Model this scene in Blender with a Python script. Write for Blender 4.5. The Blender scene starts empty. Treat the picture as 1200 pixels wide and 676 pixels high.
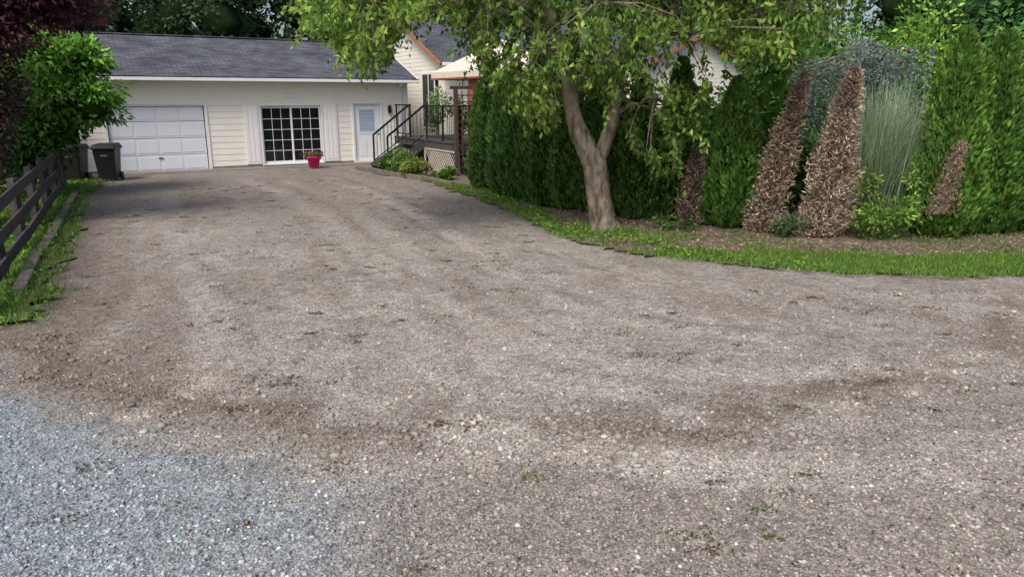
import bpy, math, numpy as np
from mathutils import Vector
rng=np.random.default_rng(7)
sc=bpy.context.scene
col=sc.collection
H=2.35

# ---------------------------------------------------------------- utils
def link(o,parent=None):
    col.objects.link(o)
    if parent: o.parent=parent
    return o
def empty(name,loc=(0,0,0),rz=0):
    e=bpy.data.objects.new(name,None); e.location=loc; e.rotation_euler=(0,0,rz); e.empty_display_size=.3
    return link(e)
def np_mesh(name,V,F,mat,colr=None,parent=None,smooth=False):
    V=np.asarray(V,dtype=np.float32); F=np.asarray(F,dtype=np.int32)
    me=bpy.data.meshes.new(name)
    k=F.shape[1]
    me.vertices.add(len(V)); me.vertices.foreach_set('co',V.ravel())
    me.loops.add(F.size); me.loops.foreach_set('vertex_index',F.ravel())
    me.polygons.add(len(F)); me.polygons.foreach_set('loop_start',np.arange(0,F.size,k,dtype=np.int32))
    me.polygons.foreach_set('loop_total',np.full(len(F),k,dtype=np.int32))
    if smooth: me.polygons.foreach_set('use_smooth',np.ones(len(F),dtype=bool))
    me.update(calc_edges=True)
    if colr is not None:
        a=me.color_attributes.new('Col','FLOAT_COLOR','POINT')
        c=np.ones((len(V),4),dtype=np.float32); c[:,:3]=np.clip(colr,0.002,.95); a.data.foreach_set('color',c.ravel())
    if mat: me.materials.append(mat)
    return link(bpy.data.objects.new(name,me),parent)
def py_mesh(name,V,F,mat,parent=None,bevel=0):
    me=bpy.data.meshes.new(name); me.from_pydata([tuple(v) for v in V],[],F); me.update(); me.materials.append(mat)
    o=link(bpy.data.objects.new(name,me),parent)
    if bevel:
        m=o.modifiers.new('b','BEVEL'); m.width=bevel; m.segments=2; m.limit_method='ANGLE'
    return o
BF=[(0,3,2,1),(4,5,6,7),(0,1,5,4),(1,2,6,5),(2,3,7,6),(3,0,4,7)]
def box(parent,name,x,y,z,mat,bevel=0):
    V=[(x[0],y[0],z[0]),(x[1],y[0],z[0]),(x[1],y[1],z[0]),(x[0],y[1],z[0]),(x[0],y[0],z[1]),(x[1],y[0],z[1]),(x[1],y[1],z[1]),(x[0],y[1],z[1])]
    return py_mesh(name,V,BF,mat,parent,bevel)
def multibox(parent,name,L,mat,bevel=0):
    V=[];F=[]
    for (x,y,z) in L:
        b=len(V)
        V+=[(x[0],y[0],z[0]),(x[1],y[0],z[0]),(x[1],y[1],z[0]),(x[0],y[1],z[0]),(x[0],y[0],z[1]),(x[1],y[0],z[1]),(x[1],y[1],z[1]),(x[0],y[1],z[1])]
        F+=[tuple(i+b for i in f) for f in BF]
    return py_mesh(name,V,F,mat,parent,bevel)
def beam_geo(p0,p1,w,h):
    p0=Vector(p0);p1=Vector(p1);d=(p1-p0).normalized()
    up=Vector((0,0,1))
    if abs(d.z)>.95: up=Vector((0,1,0))
    s=d.cross(up).normalized(); u=s.cross(d).normalized()
    V=[]
    for p in (p0,p1):
        for a,b in ((-1,-1),(1,-1),(1,1),(-1,1)):
            V.append(tuple(p+s*(a*w/2)+u*(b*h/2)))
    F=[(0,1,2,3),(7,6,5,4),(0,4,5,1),(1,5,6,2),(2,6,7,3),(3,7,4,0)]
    return V,F
def beams(parent,name,L,mat,bevel=0):
    V=[];F=[]
    for (p0,p1,w,h) in L:
        v,f=beam_geo(p0,p1,w,h); b=len(V); V+=v; F+=[tuple(i+b for i in q) for q in f]
    return py_mesh(name,V,F,mat,parent,bevel)
def tubes(L,seg=8,rough=0.0):
    V=[];F=[]
    for pts,rad in L:
        pts=[Vector(p) for p in pts]; b=len(V)
        for i,p in enumerate(pts):
            d=(pts[min(i+1,len(pts)-1)]-pts[max(i-1,0)]).normalized()
            up=Vector((1,0,0)) if abs(d.z)>.7 else Vector((0,0,1))
            s=d.cross(up).normalized(); u=s.cross(d)
            for j in range(seg):
                a=2*math.pi*j/seg; r=rad[i]*(1+rough*(rng.random()-.5))
                V.append(tuple(p+s*math.cos(a)*r+u*math.sin(a)*r))
        for i in range(len(pts)-1):
            for j in range(seg):
                F.append((b+i*seg+j,b+i*seg+(j+1)%seg,b+(i+1)*seg+(j+1)%seg,b+(i+1)*seg+j))
    return V,F
def dense(pts,rad,n=8):
    """subdivide a limb path with catmull-rom"""
    P=[np.array(p,float) for p in ([pts[0]]+list(pts)+[pts[-1]])]; R=[rad[0]]+list(rad)+[rad[-1]]; op=[];orr=[]
    for i in range(1,len(P)-2):
        for t in np.linspace(0,1,n,endpoint=False):
            f=lambda a,b,c,d:.5*((2*b)+(-a+c)*t+(2*a-5*b+4*c-d)*t*t+(-a+3*b-3*c+d)*t**3)
            op.append(tuple(f(P[i-1],P[i],P[i+1],P[i+2]))); orr.append(R[i]+(R[i+1]-R[i])*t)
    op.append(tuple(P[-1])); orr.append(R[-1]); return op,orr
def lathe(parent,name,prof,mat,seg=24,loc=(0,0,0)):
    V=[];F=[]
    for r,z in prof:
        for j in range(seg):
            a=2*math.pi*j/seg; V.append((loc[0]+r*math.cos(a),loc[1]+r*math.sin(a),loc[2]+z))
    for i in range(len(prof)-1):
        for j in range(seg):
            F.append((i*seg+j,i*seg+(j+1)%seg,(i+1)*seg+(j+1)%seg,(i+1)*seg+j))
    o=py_mesh(name,V,F,mat,parent)
    for p in o.data.polygons: p.use_smooth=True
    return o
TAB=rng.random((8,256,256))
def vn(x,y,s=0):
    x=np.asarray(x,float);y=np.asarray(y,float)
    xi=np.floor(x).astype(int);yi=np.floor(y).astype(int);fx=x-xi;fy=y-yi
    fx=fx*fx*(3-2*fx);fy=fy*fy*(3-2*fy);T=TAB[s%8]
    g=lambda a,b:T[a&255,b&255]
    return (g(xi,yi)*(1-fx)+g(xi+1,yi)*fx)*(1-fy)+(g(xi,yi+1)*(1-fx)+g(xi+1,yi+1)*fx)*fy
def fbm(x,y,s=0,o=4):
    r=0;a=.5;
    for i in range(o): r=r+a*vn(x*2**i,y*2**i,s+i); a*=.5
    return r/(1-.5**o)
def unit(v): return v/np.maximum(np.linalg.norm(v,axis=1,keepdims=True),1e-9)
def ss(a,b,x):
    t=np.clip((x-a)/(b-a),0,1); return t*t*(3-2*t)

# ---------------------------------------------------------------- materials
def base_mat(name):
    m=bpy.data.materials.new(name); m.use_nodes=True; nt=m.node_tree
    return m,nt,nt.nodes['Principled BSDF']
def mat(name,c,rough=.7,var=.15,scale=6,bump=.0,bscale=40,spec=.3,metal=0,stretch=None):
    m,nt,b=base_mat(name); N=nt.nodes.new; L=nt.links.new
    tc=N('ShaderNodeTexCoord'); n=N('ShaderNodeTexNoise'); n.inputs['Scale'].default_value=scale; n.inputs['Detail'].default_value=6
    src=tc.outputs['Object']
    if stretch:
        mp=N('ShaderNodeMapping'); mp.inputs['Scale'].default_value=stretch; L(src,mp.inputs['Vector']); src=mp.outputs[0]
    L(src,n.inputs['Vector'])
    r=N('ShaderNodeValToRGB'); r.color_ramp.elements[0].position=.3; r.color_ramp.elements[1].position=.7
    r.color_ramp.elements[0].color=(*[max(0,v*(1-var)) for v in c],1); r.color_ramp.elements[1].color=(*[min(1,v*(1+var)) for v in c],1)
    L(n.outputs['Fac'],r.inputs['Fac']); L(r.outputs['Color'],b.inputs['Base Color'])
    b.inputs['Roughness'].default_value=rough; b.inputs['Specular IOR Level'].default_value=spec; b.inputs['Metallic'].default_value=metal
    if bump:
        n2=N('ShaderNodeTexNoise'); n2.inputs['Scale'].default_value=bscale; n2.inputs['Detail'].default_value=8
        L(src,n2.inputs['Vector'])
        bp=N('ShaderNodeBump'); bp.inputs['Strength'].default_value=1; bp.inputs['Distance'].default_value=bump
        L(n2.outputs['Fac'],bp.inputs['Height']); L(bp.outputs['Normal'],b.inputs['Normal'])
    return m
def leaf_mat(name,trans=.35,rough=.55,spec=.25):
    m,nt,b=base_mat(name); N=nt.nodes.new; L=nt.links.new
    a=N('ShaderNodeAttribute'); a.attribute_name='Col'
    L(a.outputs['Color'],b.inputs['Base Color']); b.inputs['Roughness'].default_value=rough; b.inputs['Specular IOR Level'].default_value=spec
    if trans:
        t=N('ShaderNodeBsdfTranslucent'); mx=N('ShaderNodeMixShader'); mx.inputs[0].default_value=trans
        L(a.outputs['Color'],t.inputs['Color']); L(b.outputs[0],mx.inputs[1]); L(t.outputs[0],mx.inputs[2])
        L(mx.outputs[0],nt.nodes['Material Output'].inputs['Surface'])
    return m
M_leaf=leaf_mat('leaf'); M_dry=leaf_mat('dry_leaf',0,.9,.05); M_core=leaf_mat('foliage_core',0,.95,.02)
M_siding=mat('cream_siding',(.85,.825,.75),.55,.03,2.5,.0006,30)
M_white=mat('white_paint',(.82,.82,.82),.45,.03,3)
M_gdoor=mat('garage_door_paint',(.76,.79,.86),.45,.02,3)
M_black=mat('black_metal',(.015,.015,.017),.4,.2,8)
M_wood=mat('weathered_dark_wood',(.060,.055,.058),.85,.55,6,.005,20)
M_timber=mat('grey_timber',(.17,.15,.13),.9,.35,7,.005,30)
M_brown=mat('brown_wood',(.085,.052,.038),.7,.3,8)
M_cedar=mat('cedar_trim',(.36,.18,.09),.6,.2,6)
M_conc=mat('concrete',(.22,.20,.18),.9,.25,4,.003,40)
M_bark=mat('bark',(.20,.165,.13),.95,.65,9,.06,14,stretch=(1,1,.4))
M_deck=mat('deck_boards',(.075,.072,.072),.8,.3,6)
M_canvas=mat('canvas',(.72,.65,.54),.8,.08,3)
M_valance=mat('canvas_valance',(.30,.10,.06),.8,.15,3)
M_bin=mat('bin_plastic',(.012,.012,.013),.45,.2,6)
M_pink=mat('pink_plastic',(.75,.02,.22),.35,.05,4)
M_int=mat('dark_interior',(.02,.02,.022),.9,.3,2)
M_blind=mat('blinds',(.28,.40,.55),.5,.1,6)
M_lattice=mat('lattice_paint',(.50,.46,.40),.7,.15,6)
def glass_mat():
    m,nt,b=base_mat('dark_glass'); b.inputs['Base Color'].default_value=(.012,.014,.016,1); b.inputs['Roughness'].default_value=.06; b.inputs['Specular IOR Level'].default_value=.5
    n=nt.nodes.new('ShaderNodeTexNoise'); n.inputs['Scale'].default_value=2
    bp=nt.nodes.new('ShaderNodeBump'); bp.inputs['Distance'].default_value=.004; nt.links.new(n.outputs['Fac'],bp.inputs['Height']); nt.links.new(bp.outputs['Normal'],b.inputs['Normal'])
    return m
M_glass=glass_mat()
def shingle():
    m,nt,b=base_mat('asphalt_shingle'); N=nt.nodes.new; L=nt.links.new
    tc=N('ShaderNodeTexCoord'); br=N('ShaderNodeTexBrick'); L(tc.outputs['Object'],br.inputs['Vector'])
    br.inputs['Scale'].default_value=1; br.inputs['Brick Width'].default_value=.32; br.inputs['Row Height'].default_value=.13; br.inputs['Mortar Size'].default_value=.007
    br.inputs['Color1'].default_value=(.080,.086,.105,1); br.inputs['Color2'].default_value=(.135,.14,.165,1); br.inputs['Mortar'].default_value=(.03,.03,.035,1)
    n=N('ShaderNodeTexNoise'); n.inputs['Scale'].default_value=1.3; n.inputs['Detail'].default_value=8; L(tc.outputs['Object'],n.inputs['Vector'])
    mr=N('ShaderNodeMapRange'); mr.inputs[1].default_value=.3; mr.inputs[2].default_value=.7; mr.inputs[3].default_value=.7; mr.inputs[4].default_value=1.3; L(n.outputs['Fac'],mr.inputs[0])
    vm=N('ShaderNodeVectorMath'); vm.operation='SCALE'; L(br.outputs['Color'],vm.inputs[0]); L(mr.outputs[0],vm.inputs['Scale']); L(vm.outputs[0],b.inputs['Base Color'])
    bp=N('ShaderNodeBump'); bp.inputs['Distance'].default_value=.012; L(br.outputs['Fac'],bp.inputs['Height']); bp.invert=True; L(bp.outputs['Normal'],b.inputs['Normal'])
    b.inputs['Roughness'].default_value=.95; b.inputs['Specular IOR Level'].default_value=.1
    return m
M_roof=shingle()
def gravel_ground():
    m,nt,b=base_mat('gravel_surface'); N=nt.nodes.new; L=nt.links.new
    tc=N('ShaderNodeTexCoord'); a=N('ShaderNodeAttribute'); a.attribute_name='Col'
    v=N('ShaderNodeTexVoronoi'); v.inputs['Scale'].default_value=66; L(tc.outputs['Object'],v.inputs['Vector'])
    v2=N('ShaderNodeTexVoronoi'); v2.inputs['Scale'].default_value=21; L(tc.outputs['Object'],v2.inputs['Vector'])
    def sepr(vv,lo,hi):
        s=N('ShaderNodeSeparateColor'); L(vv.outputs['Color'],s.inputs[0]); mr=N('ShaderNodeMapRange'); mr.inputs[3].default_value=lo; mr.inputs[4].default_value=hi; L(s.outputs[0],mr.inputs[0]); return mr.outputs[0]
    r1=sepr(v,.62,1.46); r2=sepr(v2,.80,1.20)
    d=N('ShaderNodeMapRange'); d.inputs[1].default_value=.35; d.inputs[2].default_value=.75; d.inputs[3].default_value=1.06; d.inputs[4].default_value=.62; L(v.outputs['Distance'],d.inputs[0])
    def mul(x,y):
        q=N('ShaderNodeMath'); q.operation='MULTIPLY'; L(x,q.inputs[0]); L(y,q.inputs[1]); return q.outputs[0]
    k=mul(mul(r1,r2),d.outputs[0])
    vm=N('ShaderNodeVectorMath'); vm.operation='SCALE'; L(a.outputs['Color'],vm.inputs[0]); L(k,vm.inputs['Scale']); L(vm.outputs[0],b.inputs['Base Color'])
    inv=N('ShaderNodeMath'); inv.operation='SUBTRACT'; inv.inputs[0].default_value=1; L(v.outputs['Distance'],inv.inputs[1])
    h=mul(inv.outputs[0],r1)
    bp=N('ShaderNodeBump'); bp.inputs['Distance'].default_value=.007; bp.inputs['Strength'].default_value=.75; L(h,bp.inputs['Height']); L(bp.outputs['Normal'],b.inputs['Normal'])
    b.inputs['Roughness'].default_value=.95; b.inputs['Specular IOR Level'].default_value=.1
    return m
M_gravel=gravel_ground()
M_stone=leaf_mat('stone',0,.85,.2)
M_soil=mat('bark_mulch',(.175,.14,.105),.95,.5,12,.03,25)
M_turf=mat('turf',(.12,.15,.05),.95,.4,6,.02,30)
M_field=mat('ground_soil_grass',(.06,.075,.03),.95,.4,.8,.03,10)

# ---------------------------------------------------------------- foliage builders
def leaf_geo(P,D,Lg,W,fold=.25,twist=None):
    n=len(P); D=unit(D); R=unit(rng.normal(size=(n,3)))
    S=unit(np.cross(D,R)); Nn=np.cross(S,D)
    Lg=np.asarray(Lg).reshape(-1,1)*np.ones((n,1)); W=np.asarray(W).reshape(-1,1)*np.ones((n,1))
    V=np.empty((n,4,3)); V[:,0]=P; V[:,1]=P+D*Lg*.45+S*W*.5+Nn*W*fold; V[:,2]=P+D*Lg; V[:,3]=P+D*Lg*.45-S*W*.5+Nn*W*fold
    return V.reshape(-1,3), np.arange(n*4).reshape(-1,4)
def leaf_cols(n,base,var=.3,hue=.12):
    c=np.array(base)*np.ones((n,3)); k=np.exp(var*rng.normal(size=(n,1))); c=c*k; c[:,0]*=1+hue*rng.normal(size=n); return c
class Cloud:
    def __init__(s): s.V=[];s.F=[];s.C=[];s.o=0
    def add(s,V,F,C):
        s.V.append(V); s.F.append(F+s.o); s.C.append(C); s.o+=len(V)
    def leaves(s,P,D,Lg,W,C,fold=.25):
        V,F=leaf_geo(P,D,Lg,W,fold); s.add(V,F,np.repeat(C,4,axis=0))
    def build(s,name,m,parent=None): return np_mesh(name,np.concatenate(s.V),np.concatenate(s.F),m,np.concatenate(s.C),parent)
def blob_geo(c,r,seg=14,rings=9,rough=.5):
    th=np.linspace(0.02,math.pi-.02,rings)[:,None]; ph=np.linspace(0,2*math.pi,seg,endpoint=False)[None,:]
    k=1+rough*(rng.random((rings,seg))-.5)
    x=c[0]+r[0]*k*np.sin(th)*np.cos(ph); y=c[1]+r[1]*k*np.sin(th)*np.sin(ph); z=c[2]+r[2]*k*(np.cos(th)*np.ones_like(ph))
    V=np.stack([x,y,z],-1).reshape(-1,3)
    F=[(i*seg+j,i*seg+(j+1)%seg,(i+1)*seg+(j+1)%seg,(i+1)*seg+j) for i in range(rings-1) for j in range(seg)]
    return V,np.array(F)
def clump(cl,core,c,r,n,size,colr,aspect=.5,down=.3,var=.35,corek=.6):
    c=np.array(c,float); r=np.array(r,float)
    nsub=max(6,int(n/60)); sub=unit(rng.normal(size=(nsub,3)))*(.55+.42*rng.random((nsub,1)))
    shade=np.exp(.35*rng.normal(size=nsub))
    i=rng.integers(0,nsub,n); d=unit(rng.normal(size=(n,3))); q=sub[i]+d*(.34*rng.random((n,1))**.4)
    P=c+q*r; D=unit(d+unit(q)*.6+np.array([0,0,-down])+.4*rng.normal(size=(n,3)))
    C=leaf_cols(n,colr,var)*shade[i][:,None]
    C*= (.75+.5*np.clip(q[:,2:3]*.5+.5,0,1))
    s=size*(.7+.6*rng.random(n)); cl.leaves(P,D,s,s*aspect,C)
    if core is not None:
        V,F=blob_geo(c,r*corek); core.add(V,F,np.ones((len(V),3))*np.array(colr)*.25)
def cedar(cl,core,x,y,h,R,n,base=(.045,.10,.025),lean=(0,0),top=.75,dead=False,z0=0.05,size=.1):
    u=rng.random(n); hh=np.where(rng.random(n)<.5,u,u**1.3); ang=rng.random(n)*2*math.pi
    def prof(t): return np.minimum(1,.55+t*3.5)*(1-t**1.5)**top+.02
    a0=rng.random()*9
    am=.26 if dead else .15
    ridge=1+.12*np.sin(ang*5+a0+hh*5)+.08*np.sin(ang*11+hh*9)+am*(vn(ang*2.5+a0,hh*9+a0)-.5)*2+(.55 if dead else .3)*(vn(ang*5+a0,hh*26)-.5)
    depth=rng.random(n)**(1.7 if not dead else 1.0)
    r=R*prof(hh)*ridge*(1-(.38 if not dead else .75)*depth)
    P=np.stack([x+lean[0]*hh+r*np.cos(ang),y+lean[1]*hh+r*np.sin(ang),z0+hh*h*(.97)],1)
    out=np.stack([np.cos(ang),np.sin(ang),np.zeros(n)],1)
    D=unit(out*(.5 if not dead else .7)+np.array([0,0,1.0 if not dead else .35])+(.32 if not dead else .6)*rng.normal(size=(n,3)))
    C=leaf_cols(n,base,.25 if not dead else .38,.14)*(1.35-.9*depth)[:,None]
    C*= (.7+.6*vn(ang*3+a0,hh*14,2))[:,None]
    s=size*(.5+1.0*rng.random(n)); cl.leaves(P,D,s,s*(.36 if not dead else .2),C,.2)
    seg=14; T=np.linspace(0,1,14); V=[]
    for t in T:
        for j in range(seg):
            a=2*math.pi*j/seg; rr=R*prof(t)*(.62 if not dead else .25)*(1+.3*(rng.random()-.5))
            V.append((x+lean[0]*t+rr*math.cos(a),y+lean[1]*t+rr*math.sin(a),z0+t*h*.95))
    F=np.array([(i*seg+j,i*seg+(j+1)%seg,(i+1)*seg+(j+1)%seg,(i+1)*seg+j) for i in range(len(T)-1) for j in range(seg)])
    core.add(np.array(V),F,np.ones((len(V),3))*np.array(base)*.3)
def blades(n,x,y,z,hgt,w,colr,spread=.5,var=.3):
    D=unit(np.stack([rng.normal(size=n)*spread,rng.normal(size=n)*spread,np.ones(n)],1)); P=np.stack([x,y,z*np.ones(n)],1)
    h=hgt*(.5+rng.random(n)); V,F=leaf_geo(P,D,h,w*(.6+.8*rng.random(n)),.1); return V,F,np.repeat(leaf_cols(n,colr,var,.2),4,axis=0)

# ---------------------------------------------------------------- ground
np_mesh('ground',[(-400,-400,-.06),(400,-400,-.06),(400,400,-.06),(-400,400,-.06)],[(0,1,2,3)],M_field)
tracks=[([(-2.63,5.77),(-3.37,7.88),(-5.51,11.7),(-8.85,19.0)],.17,.6),
([(-1.2,9.0),(-1.6,8.1),(-2.29,7.0),(-2.67,5.86),(-2.9,5.17)],.10,.85),
([(.9,5.6),(0,6.06),(-.34,7.0),(-1.57,11.1),(-3.85,16.6),(-6.8,22)],.18,.45),
([(2.5,7.1),(.95,7.88),(-.12,9.9),(-1.66,14.3),(-4.1,19.9)],.14,.75),
([(12,8.1),(5.47,7.55),(2.73,7.55),(1.05,8.8),(-.55,11.7),(-3,17.4),(-6,23)],.18,.5),
([(12,6.5),(4.6,6.27),(1.86,6.06),(0,7),(-1.77,9.9),(-4.6,16.6),(-8,22)],.2,.6),
([(9,5.1),(3.5,4.62),(2.48,4.3),(1.1,4.38),(-.3,4.9)],.20,.75),
([(-4.0,6.6),(-4.6,9.0),(-6.6,13),(-9.6,19.5)],.15,.4),
([(12,9.0),(5,8.7),(2.6,9.2),(.9,11.0),(-1.0,15.5),(-3.5,20)],.16,.4)]
def pl_dist(x,y,pts):
    P=[pts[0]]+list(pts)+[pts[-1]]; Q=[]
    for i in range(1,len(P)-2):
        p0,p1,p2,p3=[np.array(P[j],float) for j in (i-1,i,i+1,i+2)]
        for t in np.linspace(0,1,5,endpoint=False):
            Q.append(.5*((2*p1)+(-p0+p2)*t+(2*p0-5*p1+4*p2-p3)*t*t+(-p0+3*p1-3*p2+p3)*t**3))
    Q.append(np.array(pts[-1],float)); best=np.full(x.shape,1e9)
    for a,b in zip(Q[:-1],Q[1:]):
        d=b-a; L=max((d**2).sum(),1e-9); t=np.clip(((x-a[0])*d[0]+(y-a[1])*d[1])/L,0,1)
        best=np.minimum(best,np.hypot(x-a[0]-t*d[0],y-a[1]-t*d[1]))
    return best
def gfun(x,y):
    """albedo and height of gravel at world position"""
    n1=fbm(x*.55+40,y*.55+40,0); n2=fbm(x*2.3+70,y*2.3+11,2); n3=fbm(x*9+5,y*9+3,4,3)
    base=np.stack([.325+0*x,.295+0*x,.262+0*x],-1)
    light=np.array([.455,.42,.375]); brown=np.array([.205,.165,.13]); blue=np.array([.265,.305,.335]); grey=np.array([.305,.288,.268])
    def mix(c,t,k): k=np.clip(k,0,1)[...,None]; return c*(1-k)+t*k
    c=base
    c=mix(c,grey,ss(.35,.65,n2)*.8)
    yb=4.4+.095*x*x+.7*(n2-.5)+.6*(n1-.5)
    c=mix(c,light,.35*ss(.35,.7,n1)*ss(22,14,y)*ss(yb+.2,yb+1.5,y))
    al=fbm((x+.45*y)*2.2,(y-.4*x)*.28+9,1)
    c=mix(c,brown,.36*ss(.48,.72,al)*ss(5.8,8,y))
    # blotches of loose dirt, at two sizes
    c=mix(c,brown,.45*ss(.57,.70,fbm(x*1.6+3,y*1.3,6))*ss(.35,.6,n3))
    c=mix(c,brown*.95,.45*ss(.62,.72,fbm(x*4.6+31,y*4.2+7,3))*ss(5,7,y))
    c=mix(c,brown*1.15,.42*ss(12,20,y))
    left=-5.1-.62*(y-7.5)
    c=mix(c,brown*.95,.8*ss(2.4,.3,x-left+1.4*(n2-.5))*ss(4.5,6,y))
    h=.02*(n2-.5)+.012*(n3-.5)+.04*(n1-.5)
    for pts,w,k in tracks:
        d=pl_dist(x,y,pts)+.20*(n2-.5)+.07*(n3-.5)
        brk=ss(.3,.6,fbm(x*.8+17,y*.8+5,5))
        m=ss(w*1.9,w*.2,d)*(.2+.8*brk); c=mix(c,light,k*.8*m*(.5+.65*n3))
        h=h-.008*m; rim=np.exp(-((d-w*1.8)/.08)**2); h=h+.008*rim*(.4+n2); c=mix(c,brown*1.15,.35*rim*ss(.4,.62,n2)*(.2+.8*brk))
    dd=y-yb
    c=mix(c,brown*1.0,.8*np.exp(-((dd-.25)/.42)**2)*ss(.36,.58,n2+.2*(n3-.5)))
    h=h+.035*np.exp(-((dd-.15)/.2)**2)*(.3+n2)
    old=ss(.2,-.7,dd)
    oc=np.stack([.295+0*x,.292+0*x,.284+0*x],-1)
    oc=mix(oc,blue,ss(1.2,-2.8,x+.9*(n2-.5)+.5*(y-3.5)))
    oc=mix(oc,brown*1.25,.55*ss(.47,.66,n1+.25*(n2-.5))*ss(-2.5,0,x))
    c=mix(c,oc,old*.88)
    d=pl_dist(x,y,tracks[6][0])+.2*(n2-.5); c=mix(c,light*.95,.45*ss(.45,.1,d))
    c=mix(c,blue*1.02,.85*ss(.1,-1.1,x+3.7+(y-5)*.9+1.0*(n2-.5))*ss(8.2,7.4,y))
    c=c*(.80+.40*n3)[...,None]
    return c,h
def axis(a,b,fine_a,fine_b,f,cst):
    out=list(np.arange(a,fine_a,cst))+list(np.arange(fine_a,fine_b,f))+list(np.arange(fine_b,b+cst,cst)); return np.array(out)
gx=axis(-16,34,-8,9,.05,.16); gy=axis(-8,29.5,2.4,13,.05,.12)
X,Y=np.meshgrid(gx,gy); C,Z=gfun(X,Y)
V=np.stack([X,Y,Z],-1).reshape(-1,3); ny,nx=X.shape; idx=np.arange(ny*nx).reshape(ny,nx)
F=np.stack([idx[:-1,:-1],idx[:-1,1:],idx[1:,1:],idx[1:,:-1]],-1).reshape(-1,4)
np_mesh('gravel_driveway',V,F,M_gravel,C.reshape(-1,3),smooth=True)

def sheet(name,pts,z,m,jit=.12,step=.15):
    out=[]
    for a,b in zip(pts,pts[1:]+pts[:1]):
        a=np.array(a,float);b=np.array(b,float);L=np.linalg.norm(b-a); n=max(1,int(min(L/step,150)))
        for i in range(n):
            p=a+(b-a)*i/n; q=jit*(fbm(np.array([p[0]*1.5]),np.array([p[1]*1.5]),3)[0]-.5)*2+.05*rng.normal()*jit*4
            out.append((p[0]+q,p[1]+q,z))
    me=bpy.data.meshes.new(name); me.from_pydata(out,[],[tuple(range(len(out)))]); me.materials.append(m); me.update()
    return link(bpy.data.objects.new(name,me))
REDGE=[(-5.4,25.4),(-4.13,23.3),(-2.45,21.3),(-.92,17.8),(.17,14.8),(.74,12.6),(1.61,11.4),(2.54,10.8),(3.58,10.2),(4.61,9.85),(6.9,9.75),(12,9.7),(30,9.6)]
sheet('mulch_bed',REDGE+[(30,30),(12,30),(-2,27.5)],.03,M_soil,.25,.1)
LEDGE=[(-5.15,7.6),(-6.3,9.9),(-8.0,13.3),(-10.1,17.4),(-11.2,19.6)]
sheet('grass_verge',[(-5.15,7.6),(-6.3,9.9),(-8.0,13.3),(-10.1,17.4),(-11.3,20.3),(-14.5,22.3),(-30,22),(-30,7.9),(-8,7.5)],.03,M_turf,.2,.1)
# pebbles
phi=(1+5**.5)/2
IV=unit(np.array([(-1,phi,0),(1,phi,0),(-1,-phi,0),(1,-phi,0),(0,-1,phi),(0,1,phi),(0,-1,-phi),(0,1,-phi),(phi,0,-1),(phi,0,1),(-phi,0,-1),(-phi,0,1)],float))
IF=np.array([(0,11,5),(0,5,1),(0,1,7),(0,7,10),(0,10,11),(1,5,9),(5,11,4),(11,10,2),(10,7,6),(7,1,8),(3,9,4),(3,4,2),(3,2,6),(3,6,8),(3,8,9),(4,9,5),(2,4,11),(6,2,10),(8,6,7),(9,8,1)])
def stones(name,x,y,r,mulv,tint=None):
    n=len(x); c,h=gfun(x,y)
    sc3=r[:,None,None]*(1+.35*rng.normal(size=(n,1,3)).clip(-1.5,1.5))*np.array([1,1,.7])
    a=rng.random(n)*6.28; Vv=IV[None]*(1+.22*rng.normal(size=(n,12,1)).clip(-1.5,1.5))*sc3
    ca,sa=np.cos(a)[:,None],np.sin(a)[:,None]; xx=Vv[...,0]*ca-Vv[...,1]*sa; yy=Vv[...,0]*sa+Vv[...,1]*ca
    W=np.stack([xx+x[:,None],yy+y[:,None],Vv[...,2]+(h+r*.2)[:,None]],-1)
    cc=c*mulv[:,None]*(1+.05*rng.normal(size=(n,3)))
    Fq=(IF[None]+12*np.arange(n)[:,None,None]).reshape(-1,3)
    return np_mesh(name,W.reshape(-1,3),Fq,M_stone,np.repeat(cc,12,axis=0))
n=60000; q=rng.random(n); yy=1/(1/2.4+q*(1/13-1/2.4)); xx=(rng.random(n)*2-1)*(.82*yy+.8)
ok=(xx>-5.1-.5*(yy-7.5))|(yy<7.4); ok&=~((yy>9.5)&(xx>.8))
ok&=(yy<4.5+.095*xx*xx)|(rng.random(n)<.25+.75*ss(.42,.62,fbm(xx*1.7+30,yy*1.7,3)))
xx=xx[ok];yy=yy[ok]
rr=.005+.0085*rng.random(len(xx))**2.2
stones('gravel',xx,yy,rr,np.exp(.34*rng.normal(size=len(xx)))*1.08)
n=1100; xx=rng.uniform(-5,6,n); yy=4.7+.095*xx*xx+.3*rng.normal(size=n)
n2=380; xa=rng.normal(0.6,.9,n2); ya=4.95+.22*rng.normal(size=n2); n3=600; xb=rng.uniform(-5,7,n3); yb_=rng.uniform(3,9.0,n3)
k=xb>-4.6; xb=xb[k]; yb_=yb_[k]
xx=np.concatenate([xx,xa,xb]);yy=np.concatenate([yy,ya,yb_])
stones('loose_stones',xx,yy,.009+.020*rng.random(len(xx))**2.8,1.15*np.exp(.22*rng.normal(size=len(xx))))
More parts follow.
